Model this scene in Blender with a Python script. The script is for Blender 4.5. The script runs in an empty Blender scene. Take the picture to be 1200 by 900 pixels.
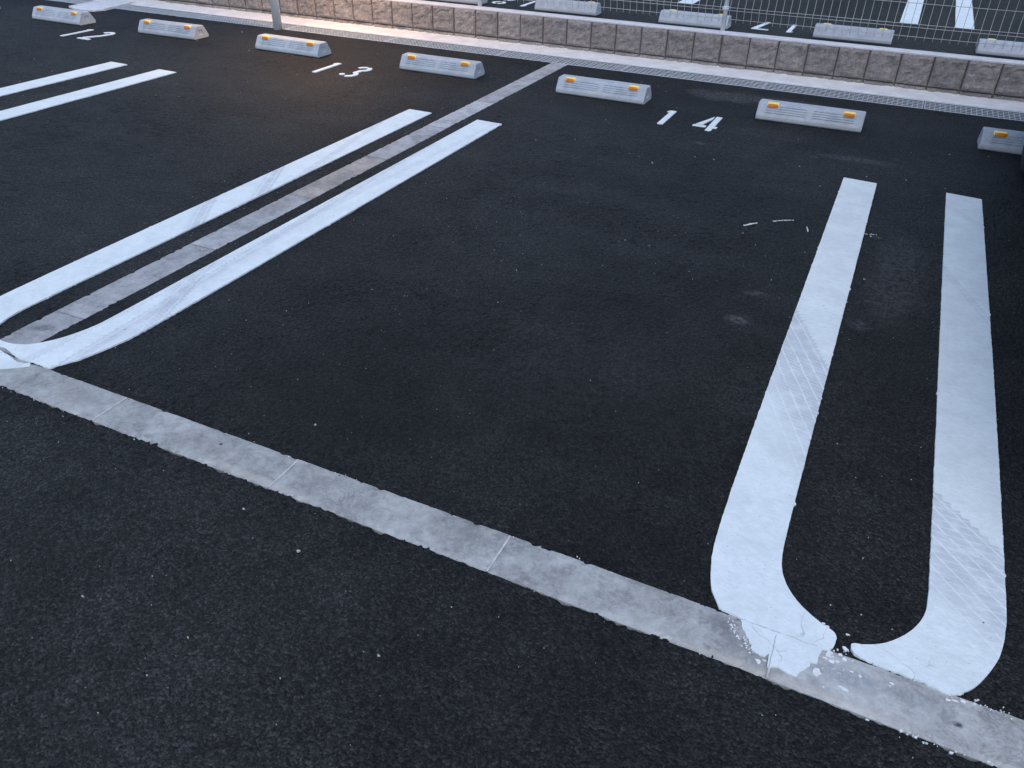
import bpy, bmesh, math, random
import numpy as np
from mathutils import Vector, Matrix
from mathutils.geometry import tessellate_polygon

random.seed(7)
rng = np.random.default_rng(7)
S = bpy.context.scene
COL = S.collection

# ------------------------------------------------------------------ camera
cam_d = bpy.data.cameras.new('camera')
cam = bpy.data.objects.new('camera', cam_d)
COL.objects.link(cam)
S.camera = cam
cam_d.sensor_width = 36.0
cam_d.lens = 911.04 / 1200 * 36.0
cam_d.clip_start = 0.05
cam_d.clip_end = 900
PITCH, ROLL, YAW, CAM_H = math.radians(34.5304), math.radians(1.2189), math.radians(-24.8202), 1.2947
fw = Vector((math.sin(YAW) * math.cos(PITCH), math.cos(YAW) * math.cos(PITCH), -math.sin(PITCH)))
rt = Vector((math.cos(YAW), -math.sin(YAW), 0))
up = rt.cross(fw)
r2 = rt * math.cos(ROLL) + up * math.sin(ROLL)
u2 = -rt * math.sin(ROLL) + up * math.cos(ROLL)
cam.matrix_world = Matrix(((r2.x, u2.x, -fw.x, 0), (r2.y, u2.y, -fw.y, 0), (r2.z, u2.z, -fw.z, CAM_H), (0, 0, 0, 1)))

# ------------------------------------------------------------------ sky and sun
SUN_EL, SUN_AZ = math.radians(60), math.radians(150)      # azimuth clockwise from +Y
world = bpy.data.worlds.new('World')
S.world = world
world.use_nodes = True
wn = world.node_tree
bg = wn.nodes['Background']
sky = wn.nodes.new('ShaderNodeTexSky')
sky.sky_type = 'NISHITA'
sky.sun_disc = False
sky.sun_elevation = SUN_EL
sky.sun_rotation = SUN_AZ
sky.air_density = 1.0
sky.dust_density = 1.0
sky.ozone_density = 1.0
wn.links.new(sky.outputs[0], bg.inputs[0])
bg.inputs[1].default_value = 0.15
sun_d = bpy.data.lights.new('sun', 'SUN')
sun_d.energy = 0.7
sun_d.angle = math.radians(50)
sun_d.color = (1.0, 0.96, 0.90)
sun = bpy.data.objects.new('sun', sun_d)
COL.objects.link(sun)
sd = Vector((math.sin(SUN_AZ) * math.cos(SUN_EL), math.cos(SUN_AZ) * math.cos(SUN_EL), math.sin(SUN_EL)))
sun.rotation_euler = sd.to_track_quat('Z', 'Y').to_euler()
sun.location = sd * 30

S.view_settings.view_transform = 'Standard'
S.view_settings.look = 'None'
S.view_settings.exposure = 0.58
S.view_settings.gamma = 1.0
S.view_settings.use_curve_mapping = False

# ------------------------------------------------------------------ helpers
def tag(o, label=None, cat=None, group=None, kind=None):
    if label: o['label'] = label
    if cat: o['category'] = cat
    if group: o['group'] = group
    if kind: o['kind'] = kind
    return o

def link(name, me, mat=None, parent=None):
    o = bpy.data.objects.new(name, me)
    COL.objects.link(o)
    if mat is not None:
        for m in (mat if isinstance(mat, (list, tuple)) else [mat]):
            if m.name not in [x.name for x in me.materials if x]:
                me.materials.append(m)
    if parent is not None:
        o.parent = parent
    return o

def empty(name, loc=(0, 0, 0), rz=0.0):
    o = bpy.data.objects.new(name, None)
    o.empty_display_size = 0.1
    COL.objects.link(o)
    o.location = loc
    o.rotation_euler = (0, 0, rz)
    return o

def bm_done(bm, name, smooth=False):
    bmesh.ops.recalc_face_normals(bm, faces=bm.faces)
    me = bpy.data.meshes.new(name)
    bm.to_mesh(me)
    bm.free()
    if smooth:
        for p in me.polygons: p.use_smooth = True
    return me

def add_box(bm, x0, x1, y0, y1, z0, z1, bev=0.0):
    r = bmesh.ops.create_cube(bm, size=1.0)
    vs = r['verts']
    for v in vs:
        v.co.x = x0 if v.co.x < 0 else x1
        v.co.y = y0 if v.co.y < 0 else y1
        v.co.z = z0 if v.co.z < 0 else z1
    if bev:
        es = list({e for v in vs for e in v.link_edges})
        bmesh.ops.bevel(bm, geom=es, offset=bev, segments=2, affect='EDGES', profile=0.5)

def tube_mesh(name, pts, r, seg=6):
    """tube along a polyline"""
    bm = bmesh.new()
    rings = []
    for i, p in enumerate(pts):
        p = Vector(p)
        a = Vector(pts[max(i - 1, 0)]); b = Vector(pts[min(i + 1, len(pts) - 1)])
        t = (b - a).normalized()
        n = t.orthogonal().normalized() if abs(t.z) > 0.9 or abs(t.x) > .9 else t.cross(Vector((0, 0, 1))).normalized()
        if abs(t.x) > .5: n = Vector((0, 1, 0))
        else: n = Vector((1, 0, 0))
        n = (n - t * n.dot(t)).normalized()
        m = t.cross(n)
        rings.append([bm.verts.new(p + (n * math.cos(2 * math.pi * k / seg) + m * math.sin(2 * math.pi * k / seg)) * r) for k in range(seg)])
    for a, b in zip(rings, rings[1:]):
        for k in range(seg):
            bm.faces.new((a[k], a[(k + 1) % seg], b[(k + 1) % seg], b[k]))
    bm.faces.new(rings[0]); bm.faces.new(rings[-1])
    return bm_done(bm, name, True)

def lathe(bm, prof, seg=24, cx=0, cy=0, caps=True):
    rings = [[bm.verts.new((cx + r * math.cos(2 * math.pi * k / seg), cy + r * math.sin(2 * math.pi * k / seg), z)) for k in range(seg)] for r, z in prof]
    for a, b in zip(rings, rings[1:]):
        for k in range(seg):
            bm.faces.new((a[k], a[(k + 1) % seg], b[(k + 1) % seg], b[k]))
    if caps:
        bm.faces.new(rings[0]); bm.faces.new(rings[-1])

# value noise in numpy
def _hash(ix, iy, seed):
    h = (ix.astype(np.int64) * 374761393 + iy.astype(np.int64) * 668265263 + seed * 974634557) & 0x7fffffff
    h = ((h ^ (h >> 13)) * 1274126177) & 0x7fffffff
    h = h ^ (h >> 16)
    return (h & 0xffff) / 65535.0

def vnoise(x, y, seed=0):
    ix = np.floor(x); iy = np.floor(y)
    fx = x - ix; fy = y - iy
    fx = fx * fx * (3 - 2 * fx); fy = fy * fy * (3 - 2 * fy)
    a = _hash(ix, iy, seed); b = _hash(ix + 1, iy, seed); c = _hash(ix, iy + 1, seed); d = _hash(ix + 1, iy + 1, seed)
    return (a * (1 - fx) + b * fx) * (1 - fy) + (c * (1 - fx) + d * fx) * fy - 0.5

# ------------------------------------------------------------------ material tools
class NT:
    def __init__(self, name):
        self.mat = bpy.data.materials.new(name)
        self.mat.use_nodes = True
        self.t = self.mat.node_tree
        self.b = self.t.nodes['Principled BSDF']
        self.co = self.t.nodes.new('ShaderNodeTexCoord').outputs['Object']
    def n(self, typ, **kw):
        nd = self.t.nodes.new(typ)
        for k, v in kw.items(): setattr(nd, k, v)
        return nd
    def put(self, sock, v):
        if isinstance(v, (int, float)): sock.default_value = v
        elif isinstance(v, (tuple, list)):
            sock.default_value = tuple(v) if len(v) == len(sock.default_value) else tuple(v) + (1,)
        else: self.t.links.new(v, sock)
    def m(self, op, a, b=0.0, c=None, clamp=False):
        nd = self.n('ShaderNodeMath', operation=op, use_clamp=clamp)
        self.put(nd.inputs[0], a); self.put(nd.inputs[1], b)
        if c is not None: self.put(nd.inputs[2], c)
        return nd.outputs[0]
    def noise(self, scale, detail=2.0, rough=0.5, vec=None, dist=0.0):
        nd = self.n('ShaderNodeTexNoise')
        nd.inputs['Scale'].default_value = scale; nd.inputs['Detail'].default_value = detail
        nd.inputs['Roughness'].default_value = rough; nd.inputs['Distortion'].default_value = dist
        self.put(nd.inputs['Vector'], vec if vec is not None else self.co)
        return nd.outputs['Fac']
    def voro(self, scale, feature='F1', vec=None, out='Distance', rnd=1.0):
        nd = self.n('ShaderNodeTexVoronoi', feature=feature)
        nd.inputs['Scale'].default_value = scale
        nd.inputs['Randomness'].default_value = rnd
        self.put(nd.inputs['Vector'], vec if vec is not None else self.co)
        return nd.outputs[out]
    def ramp(self, v, a, b, lo=0.0, hi=1.0):
        nd = self.n('ShaderNodeMapRange', interpolation_type='SMOOTHSTEP')
        self.put(nd.inputs[0], v); self.put(nd.inputs[1], a); self.put(nd.inputs[2], b)
        self.put(nd.inputs[3], lo); self.put(nd.inputs[4], hi)
        return nd.outputs[0]
    def mix(self, f, a, b, mode='MIX'):
        nd = self.n('ShaderNodeMix', data_type='RGBA', blend_type=mode)
        self.put(nd.inputs[0], f); self.put(nd.inputs[6], a); self.put(nd.inputs[7], b)
        return nd.outputs[2]
    def scale_col(self, col, f):
        nd = self.n('ShaderNodeVectorMath', operation='SCALE')
        self.put(nd.inputs[0], col); self.put(nd.inputs['Scale'], f)
        return nd.outputs[0]
    def sep(self, v=None):
        nd = self.n('ShaderNodeSeparateXYZ'); self.put(nd.inputs[0], v if v is not None else self.co)
        return nd.outputs
    def mapping(self, loc=(0, 0, 0), rot=(0, 0, 0), sc=(1, 1, 1), vec=None):
        nd = self.n('ShaderNodeMapping')
        nd.inputs['Location'].default_value = loc; nd.inputs['Rotation'].default_value = rot; nd.inputs['Scale'].default_value = sc
        self.put(nd.inputs[0], vec if vec is not None else self.co)
        return nd.outputs[0]
    def blob(self, cx, cy, rx, ry, ang=0.0, wob=0.35):
        """soft irregular patch around a world spot: 1 inside, 0 outside"""
        x, y, z = self.sep()
        ca, sa = math.cos(ang), math.sin(ang)
        dx = self.m('SUBTRACT', x, cx); dy = self.m('SUBTRACT', y, cy)
        u = self.m('DIVIDE', self.m('ADD', self.m('MULTIPLY', dx, ca), self.m('MULTIPLY', dy, sa)), rx)
        v = self.m('DIVIDE', self.m('SUBTRACT', self.m('MULTIPLY', dy, ca), self.m('MULTIPLY', dx, sa)), ry)
        d = self.m('SQRT', self.m('ADD', self.m('MULTIPLY', u, u), self.m('MULTIPLY', v, v)))
        d = self.m('ADD', d, self.m('MULTIPLY', self.m('SUBTRACT', self.noise(1.6 / min(rx, ry), 4), 0.5), wob * 2.5))
        return self.ramp(d, 1.1, 0.35)
    def bump(self, h, strength, dist, prev=None):
        nd = self.n('ShaderNodeBump')
        nd.inputs['Strength'].default_value = strength; nd.inputs['Distance'].default_value = dist
        self.put(nd.inputs['Height'], h)
        if prev is not None: self.put(nd.inputs['Normal'], prev)
        return nd.outputs[0]
    def done(self, col, rough=0.7, normal=None, spec=0.5, metal=0.0):
        self.put(self.b.inputs['Base Color'], col); self.put(self.b.inputs['Roughness'], rough)
        self.put(self.b.inputs['Specular IOR Level'], spec); self.put(self.b.inputs['Metallic'], metal)
        if normal is not None: self.put(self.b.inputs['Normal'], normal)
        return self.mat
    def objrand(self):
        return self.n('ShaderNodeObjectInfo').outputs['Random']

def mat_asphalt(name, near=True):
    k = NT(name)
    big = k.noise(0.9, 4, 0.6)
    med = k.noise(7.0, 4, 0.6)
    stretch = k.noise(2.2, 4, 0.6, vec=k.mapping(sc=(0.7, 3.0, 1)))
    agg = k.n('ShaderNodeTexVoronoi', feature='F1'); agg.inputs['Scale'].default_value = 165
    k.put(agg.inputs['Vector'], k.co)
    aggr = k.sep(agg.outputs['Color'])[0]
    f = k.m('MULTIPLY', k.ramp(big, 0.3, 0.7, 0.62, 1.42), k.ramp(med, 0.25, 0.75, 0.82, 1.18))
    f = k.m('MULTIPLY', f, k.ramp(stretch, 0.3, 0.7, 0.85, 1.15))
    f = k.m('MULTIPLY', f, k.m('MULTIPLY_ADD', k.m('POWER', aggr, 2.0), 1.5, 0.6))
    fine = k.noise(210, 3, 0.75)
    f = k.m('MULTIPLY', f, k.ramp(fine, 0.33, 0.68, 0.35, 1.8))
    clump = k.noise(120, 4, 0.75)
    f = k.m('MULTIPLY', f, k.ramp(clump, 0.37, 0.46, 0.38, 1.06))
    col = (0.0112, 0.0115, 0.0116)
    if near:
        x, y, z = k.sep()
        yy = k.m('ADD', y, k.m('MULTIPLY', k.m('SUBTRACT', big, 0.5), 0.25))
        aisle = k.ramp(yy, 1.05, 0.75)
        f = k.m('MULTIPLY', f, k.m('MULTIPLY_ADD', aisle, 0.22, 1.0))
        dark_patch = k.m('MAXIMUM', k.blob(-1.1, 1.41, 0.42, 0.2, 0.1), k.m('MULTIPLY', k.blob(-0.3, 1.6, 0.5, 0.35), 0.35))  # soft darker patches in the bay just past the aisle strip
        f = k.m('MULTIPLY', f, k.m('MULTIPLY_ADD', dark_patch, -0.32, 1.0))
    # open, binder-rich patches read darker and rougher; small worn clusters paler
    opn = k.m('MULTIPLY', k.ramp(k.noise(5.5, 5, .7), .54, .70), k.ramp(k.noise(85, 3, .7), .40, .56))
    f = k.m('MULTIPLY', f, k.m('MULTIPLY_ADD', opn, -0.45, 1.0))
    worn = k.m('MULTIPLY', k.ramp(k.noise(3.6, 5, .7, vec=k.mapping(loc=(11, 4, 0))), .57, .74), k.ramp(k.noise(130, 3, .7), .48, .60))
    f = k.m('MULTIPLY', f, k.m('MULTIPLY_ADD', worn, 1.3, 1.0))
    c = k.scale_col(col, f)
    if near:
        d1 = k.m('MAXIMUM', k.m('MULTIPLY', k.blob(-0.95, 5.30, 0.30, 0.16), .8), k.m('MULTIPLY', k.blob(-0.08, 4.37, 0.25, 0.06), 0.6))
        d1 = k.m('MAXIMUM', d1, k.m('MULTIPLY', k.blob(-0.275, 2.40, 0.055, 0.04), 0.85))
        d1 = k.m('MAXIMUM', d1, k.m('MULTIPLY', k.blob(-0.87, 4.25, 0.05, 0.022), 0.95))
        d1 = k.m('MAXIMUM', d1, k.m('MULTIPLY', k.blob(0.19, 3.0, 0.12, 0.5), 0.45))
        d1 = k.m('MAXIMUM', d1, k.m('MULTIPLY', k.blob(-0.6, 1.9, 0.4, 0.3), 0.12))
        for bx, by, brx, bry, am in ((-.17, 4.36, .09, .02, .8), (.02, 4.37, .06, .015, .8), (-.28, 4.31, .03, .012, .7), (-.26, 2.62, .06, .03, .5), (.10, 2.55, .05, .05, .5), (-.62, 5.36, .35, .10, .6), (-1.15, 5.33, .10, .12, .6), (.12, 2.75, .03, .02, .6), (.10, 3.36, .03, .012, .9), (-.55, 4.6, .3, .12, .25), (-1.2, 3.3, .5, .12, .12)):
            d1 = k.m('MAXIMUM', d1, k.m('MULTIPLY', k.blob(bx, by, brx, bry), am))
        d1 = k.m('MULTIPLY', d1, k.ramp(k.noise(45, 3, .7), 0.35, 0.7))
        c = k.mix(k.m('MULTIPLY', d1, 0.75), c, (0.14, 0.14, 0.145))
    sp = k.n('ShaderNodeTexVoronoi', feature='F1'); sp.inputs['Scale'].default_value = 75
    k.put(sp.inputs['Vector'], k.co)
    pick = k.m('MULTIPLY', k.m('GREATER_THAN', k.sep(sp.outputs['Color'])[1], 0.982), k.m('LESS_THAN', sp.outputs['Distance'], 0.11))
    c = k.mix(k.m('MULTIPLY', pick, 0.7), c, (0.30, 0.30, 0.29))
    pit = k.noise(95, 3, 0.65)
    h = k.m('ADD', k.m('MULTIPLY', k.m('SUBTRACT', 1.0, agg.outputs['Distance']), 0.8), k.m('MULTIPLY', pit, 1.4))
    h = k.m('ADD', h, k.m('MULTIPLY', k.noise(260, 2, .6), 0.5))
    nrm = k.bump(h, 1.0, 0.0045)
    return k.done(c, k.ramp(pit, .3, .7, 0.55, 0.8), nrm, 0.21 if near else 0.12)

def tread(k, ox, oy, ang, width, amount, pitch=0.022, side=1):
    """dusty tyre tread print: u across the track, v along it"""
    x, y, z = k.sep()
    wob = k.m('MULTIPLY', k.m('SUBTRACT', k.noise(14, 2), 0.5), 0.007)
    ca, sa = math.cos(ang), math.sin(ang)
    dx = k.m('SUBTRACT', x, ox); dy = k.m('SUBTRACT', y, oy)
    v = k.m('ADD', k.m('MULTIPLY', dx, ca), k.m('MULTIPLY', dy, sa))
    u = k.m('ADD', k.m('MULTIPLY', k.m('SUBTRACT', k.m('MULTIPLY', dy, ca), k.m('MULTIPLY', dx, sa)), side), wob)
    # band: sharp scalloped edge at u=0, fading out towards u=width
    saw = k.m('FRACT', k.m('DIVIDE', k.m('ADD', v, k.m('MULTIPLY', u, 0.9)), pitch))
    edge = k.m('MULTIPLY', saw, 0.012)
    band = k.m('MULTIPLY', k.ramp(u, k.m('ADD', edge, -0.001), k.m('ADD', edge, 0.003)), k.ramp(u, width, width * 0.35))
    groove = k.m('ABSOLUTE', k.m('SUBTRACT', k.m('FRACT', k.m('DIVIDE', u, 0.034)), 0.62))
    g = k.m('MAXIMUM', k.ramp(groove, 0.04, 0.09), k.ramp(k.noise(30, 3, .7), .52, .70))
    slot = k.m('ABSOLUTE', k.m('SUBTRACT', saw, 0.5))
    s = k.ramp(slot, 0.08, 0.16)
    body = k.m('MULTIPLY', g, k.m('MULTIPLY_ADD', s, 0.4, 0.6))
    patch = k.ramp(k.noise(22, 4, .65), 0.28, 0.6, .35, 1)
    return k.m('MULTIPLY', k.m('MULTIPLY', k.m('MULTIPLY', band, body), patch), amount)

def mat_paint(name, treads=(), cracks=False, clean=0.0):
    k = NT(name)
    base = (0.715, 0.780, 0.790)
    n1 = k.noise(9, 5, 0.65); n2 = k.noise(55, 4, 0.7)
    f = k.m('MULTIPLY', k.ramp(n1, 0.3, 0.72, 1.03, 0.90), k.ramp(n2, 0.3, 0.75, 1.02, 0.93))
    c = k.scale_col(base, f)
    # scattered grey scuffs
    sc = k.m('MULTIPLY', k.ramp(k.noise(6, 6, .75, vec=k.mapping(rot=(0, 0, .7), sc=(1, 4, 1))), 0.60, 0.80), 0.20 * (1 - clean))
    c = k.mix(sc, c, (0.42, 0.43, 0.47))
    for t in treads:
        c = k.mix(tread(k, *t), c, (0.36, 0.37, 0.43))
    if cracks:
        v = k.n('ShaderNodeTexVoronoi', feature='DISTANCE_TO_EDGE'); v.inputs['Scale'].default_value = 9
        vec = k.n('ShaderNodeVectorMath', operation='ADD')
        nz = k.n('ShaderNodeTexNoise'); nz.inputs['Scale'].default_value = 16; k.put(nz.inputs['Vector'], k.co)
        sca = k.n('ShaderNodeVectorMath', operation='SCALE'); k.put(sca.inputs[0], nz.outputs['Color']); sca.inputs['Scale'].default_value = 0.06
        k.put(vec.inputs[0], k.co); k.put(vec.inputs[1], sca.outputs[0])
        k.put(v.inputs['Vector'], vec.outputs[0])
        x, y, z = k.sep()
        cr = k.m('MULTIPLY', k.ramp(v.outputs['Distance'], 0.012, 0.004), k.ramp(k.noise(7, 2), 0.5, 0.6))
        cr = k.m('MULTIPLY', cr, k.ramp(y, 1.35, 1.2))
        c = k.mix(k.m('MULTIPLY', cr, 0.45), c, (0.2, 0.2, 0.22))
        wv = k.m('MULTIPLY', k.m('SUBTRACT', k.noise(45, 4, .6), .5), .016)
        e1 = k.m('ABSOLUTE', k.m('ADD', k.m('SUBTRACT', x, .0685), k.m('MULTIPLY', wv, .35)))
        e1 = k.m('MULTIPLY', k.ramp(e1, .0014, .0004), k.m('LESS_THAN', y, 1.142))
        e2 = k.m('ABSOLUTE', k.m('ADD', k.m('SUBTRACT', y, 1.149), wv))
        e2 = k.m('MULTIPLY', k.m('MULTIPLY', k.ramp(e2, .0012, .0003), k.ramp(k.noise(19, 2), .42, .52)), k.m('LESS_THAN', x, .3))
        c = k.mix(k.m('MULTIPLY', k.m('MAXIMUM', e1, e2), .6), c, (0.14, 0.14, 0.15))
    dots = k.n('ShaderNodeTexVoronoi', feature='F1'); dots.inputs['Scale'].default_value = 38
    k.put(dots.inputs['Vector'], k.co)
    dk = k.m('MULTIPLY', k.m('GREATER_THAN', k.sep(dots.outputs['Color'])[0], 0.965), k.m('LESS_THAN', dots.outputs['Distance'], k.m('MULTIPLY', k.sep(dots.outputs['Color'])[1], 0.11)))
    c = k.mix(k.m('MULTIPLY', dk, 0.85), c, (0.05, 0.05, 0.055))
    pin = k.n('ShaderNodeTexVoronoi', feature='F1'); pin.inputs['Scale'].default_value = 150
    k.put(pin.inputs['Vector'], k.co)
    pk = k.m('MULTIPLY', k.m('GREATER_THAN', k.sep(pin.outputs['Color'])[0], k.ramp(k.noise(5, 3), .3, .7, .985, .93)), k.m('LESS_THAN', pin.outputs['Distance'], .17))
    c = k.mix(k.m('MULTIPLY', pk, .6), c, (0.10, 0.10, 0.105))
    h = k.m('ADD', k.m('MULTIPLY', k.noise(70, 4, .6), 1.0), k.m('MULTIPLY', k.voro(110), 0.25))
    return k.done(c, 0.55, k.bump(h, 0.45, 0.0035), 0.4)

def mat_kerb(name, base, dark, warm, lo=0.85, stains=()):
    k = NT(name)
    k.co = k.n('ShaderNodeNewGeometry').outputs['Position']
    rnd = k.objrand()
    n1 = k.noise(7, 6, 0.65); n2 = k.noise(34, 5, 0.7, dist=.6); n3 = k.noise(160, 3, .6)
    c = k.mix(k.ramp(n1, 0.38, 0.68), base, dark)
    c = k.mix(k.m('MULTIPLY', k.ramp(k.noise(4.5, 4, .6), 0.5, 0.7), 0.6), c, warm)
    mott = k.ramp(k.noise(46, 6, .8, dist=.5), .44, .57)
    blot = k.m('MULTIPLY', k.m('MULTIPLY', k.ramp(k.noise(11, 6, .72, dist=.4), .46, .60), k.ramp(k.noise(3.1, 2), .40, .55)), k.m('MULTIPLY_ADD', mott, .75, .25))
    c = k.mix(k.m('MULTIPLY', blot, .75), c, tuple(v * .52 for v in base))
    lite = k.ramp(k.noise(5.5, 5, .7, vec=k.mapping(loc=(3, 5, 1))), .54, .72)
    c = k.mix(k.m('MULTIPLY', lite, .5), c, tuple(v * 1.22 for v in base))
    vein = k.ramp(k.m('ABSOLUTE', k.m('SUBTRACT', k.noise(13, 5, .7, dist=.8), 0.5)), 0.035, 0.0)
    vein = k.m('MULTIPLY', vein, k.ramp(n1, 0.45, 0.6))
    c = k.mix(k.m('MULTIPLY', vein, 0.7), c, tuple(v * 0.45 for v in base))
    f = k.m('MULTIPLY', k.ramp(n2, 0.3, 0.7, 0.84, 1.1), k.ramp(n3, .3, .7, .93, 1.06))
    f = k.m('MULTIPLY', f, k.m('MULTIPLY_ADD', rnd, 1 - lo + 0.1, lo))
    c = k.scale_col(c, f)
    for sx, sy, rx, ry, an, am, sc_ in stains:
        st = k.m('MULTIPLY', k.blob(sx, sy, rx, ry, an), k.m('MULTIPLY_ADD', mott, .6, .4))
        c = k.mix(k.m('MULTIPLY', st, am), c, sc_)
    dots = k.n('ShaderNodeTexVoronoi', feature='F1'); dots.inputs['Scale'].default_value = 26
    k.put(dots.inputs['Vector'], k.co)
    dk = k.m('MULTIPLY', k.m('GREATER_THAN', k.sep(dots.outputs['Color'])[0], 0.94), k.m('LESS_THAN', dots.outputs['Distance'], k.m('MULTIPLY', k.sep(dots.outputs['Color'])[1], 0.13)))
    c = k.mix(k.m('MULTIPLY', dk, .9), c, (0.03, 0.03, 0.03))
    return k.done(c, k.ramp(n1, .3, .7, .5, .68), k.bump(k.m('ADD', n2, k.m('MULTIPLY', n3, .5)), 0.3, 0.003), 0.45)

def mat_simple(name, col, rough=0.6, nz=20, amp=0.12, bump=0.15, bdist=0.002, metal=0.0, spec=0.5, rand=0.0):
    k = NT(name)
    n = k.noise(nz, 5, 0.6); m2 = k.noise(nz * 9, 3, 0.6)
    f = k.m('MULTIPLY', k.ramp(n, 0.25, 0.75, 1 - amp, 1 + amp), k.ramp(m2, .25, .75, 1 - amp * .5, 1 + amp * .5))
    if rand: f = k.m('MULTIPLY', f, k.m('MULTIPLY_ADD', k.objrand(), rand, 1 - rand / 2))
    return k.done(k.scale_col(col, f), rough, k.bump(k.m('ADD', n, k.m('MULTIPLY', m2, .6)), bump, bdist), spec, metal)

M = {}
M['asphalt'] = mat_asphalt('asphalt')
M['asphalt_far'] = mat_asphalt('asphalt_far', near=False)
M['soil'] = mat_simple('soil', (0.12, 0.11, 0.1), 0.9)
M['kerb'] = mat_kerb('kerb_concrete', (0.455, 0.46, 0.45), (0.325, 0.33, 0.325), (0.38, 0.36, 0.315), .85, [(-.03, 1.11, .07, .035, -.7, .75, (.16, .165, .17)), (.20, 1.105, .09, .03, 0, .7, (.25, .275, .31)), (.33, 1.11, .09, .02, -.1, .55, (.24, .26, .28)), (.40, 1.09, .012, .008, 0, .9, (.03, .03, .03)), (-.62, 1.09, .10, .05, 0, .75, (.22, .22, .21)), (-.52, 1.12, .07, .03, 0, .7, (.2, .2, .2)), (-1.02, 1.11, .09, .03, .2, .55, (.24, .24, .23)), (-1.42, 1.09, .12, .04, 0, .55, (.24, .235, .22)), (-1.83, 1.10, .10, .04, .1, .6, (.22, .22, .225)), (-1.2, 1.05, .2, .014, 0, .6, (.5, .46, .38)), (.1, 1.045, .3, .012, 0, .6, (.48, .44, .37))])
M['kerb_worn'] = mat_kerb('kerb_worn_concrete', (0.38, 0.38, 0.39), (0.28, 0.28, 0.285), (0.33, 0.295, 0.26), 0.88, [(-2.27, 1.31, .05, .02, .6, .9, (.1, .1, .11)), (-2.27, 2.45, .05, .2, 0, .6, (.17, .165, .16)), (-2.27, 1.85, .06, .1, 0, .5, (.2, .2, .205))])
M['kerb_lamp_sheen'] = mat_kerb('kerb_lamp_sheen_concrete', (0.38, 0.345, 0.315), (0.27, 0.25, 0.24), (0.42, 0.34, 0.285), 0.9)  # warm reflection of the pole lamp put into this stone's colour
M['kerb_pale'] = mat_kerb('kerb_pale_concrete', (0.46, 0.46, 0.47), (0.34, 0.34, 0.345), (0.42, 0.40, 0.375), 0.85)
M['joint'] = mat_simple('joint_mortar', (0.50, 0.50, 0.49), 0.85, 60, .2, .4)
M['ledge'] = mat_simple('ledge_concrete', (0.64, 0.635, 0.64), 0.8, 9, .12, .4, .004)
M['cap'] = mat_simple('cap_concrete', (0.57, 0.56, 0.58), 0.8, 12, .12, .3, .003)
M['galv'] = mat_simple('galvanised_steel', (0.60, 0.63, 0.65), 0.5, 30, .12, .1, .001, 0.2)
M['galv_grey'] = mat_simple('galvanised_grey', (0.70, 0.71, 0.73), 0.42, 14, .08, .05, .001, 0.1)
M['pole'] = mat_simple('pole_zinc', (0.80, 0.81, 0.82), 0.5, 14, .06, .05, .001, 0.0)
M['wire'] = mat_simple('wire_coating', (0.42, 0.41, 0.40), 0.5, 40, .1, .05, .001, 0.1)
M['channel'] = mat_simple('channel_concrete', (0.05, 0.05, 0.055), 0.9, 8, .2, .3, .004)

def mat_stop():
    k = NT('wheel_stop_resin')
    n = k.noise(16, 5, .65); n2 = k.noise(120, 3, .6)
    x, y, z = k.sep()
    c = k.mix(k.ramp(n, .35, .7), (0.41, 0.445, 0.49), (0.325, 0.355, 0.40))
    # scuffed paler foot, dirt splash with a ragged upper edge
    foot = k.ramp(k.m('ADD', z, k.m('MULTIPLY', k.m('SUBTRACT', k.noise(24, 4), .5), .03)), 0.036, 0.022)
    c = k.mix(k.m('MULTIPLY', foot, 0.5), c, (0.44, 0.45, 0.45))
    c = k.scale_col(c, k.m('MULTIPLY', k.ramp(n2, .25, .75, .9, 1.08), k.m('MULTIPLY_ADD', k.objrand(), .14, .93)))
    st = k.ramp(k.noise(30, 5, .7, vec=k.mapping(sc=(1, .3, .3))), .62, .78)
    c = k.mix(k.m('MULTIPLY', st, .35), c, (0.22, 0.21, 0.20))
    return k.done(c, .62, k.bump(k.m('ADD', n, n2), .25, .0025), .4)
M['stop'] = mat_stop()
M['reflector'] = mat_simple('reflector_yellow', (0.92, 0.70, 0.14), 0.3, 40, .06, .05, .0005, 0, .6)
M['lens'] = mat_simple('reflector_orange', (0.72, 0.20, 0.006), 0.25, 90, .25, .3, .001, 0, .6)
M['plug'] = mat_simple('stop_recess', (0.30, 0.31, 0.30), 0.8, 50)
M['chip'] = mat_simple('paint_flake', (0.72, 0.73, 0.74), 0.7, 60)
M['grit'] = mat_simple('pale_grit', (0.42, 0.42, 0.40), 0.8, 60)

def mat_block():
    k = NT('split_face_block')
    n = k.noise(9, 6, .65); n2 = k.noise(38, 6, .7); n3 = k.noise(140, 4, .65)
    c = k.mix(k.ramp(n2, .32, .68), (0.360, 0.318, 0.300), (0.235, 0.206, 0.196))
    sp = k.n('ShaderNodeTexVoronoi', feature='F1'); sp.inputs['Scale'].default_value = 110
    k.put(sp.inputs['Vector'], k.co)
    pk = k.m('MULTIPLY', k.m('GREATER_THAN', k.sep(sp.outputs['Color'])[0], .86), k.m('LESS_THAN', sp.outputs['Distance'], .35))
    c = k.mix(k.m('MULTIPLY', pk, .6), c, (0.42, 0.39, 0.36))
    c = k.scale_col(c, k.m('MULTIPLY', k.ramp(n3, .3, .7, .8, 1.15), k.m('MULTIPLY_ADD', k.objrand(), .22, .89)))
    return k.done(c, .9, k.bump(k.m('ADD', k.m('MULTIPLY', n2, 1.2), k.m('MULTIPLY', n3, .5)), 1.0, .014), .3)
M['block'] = mat_block()
M['mortar'] = mat_simple('wall_mortar', (0.13, 0.118, 0.11), .95, 30, .2, .4)

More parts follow.
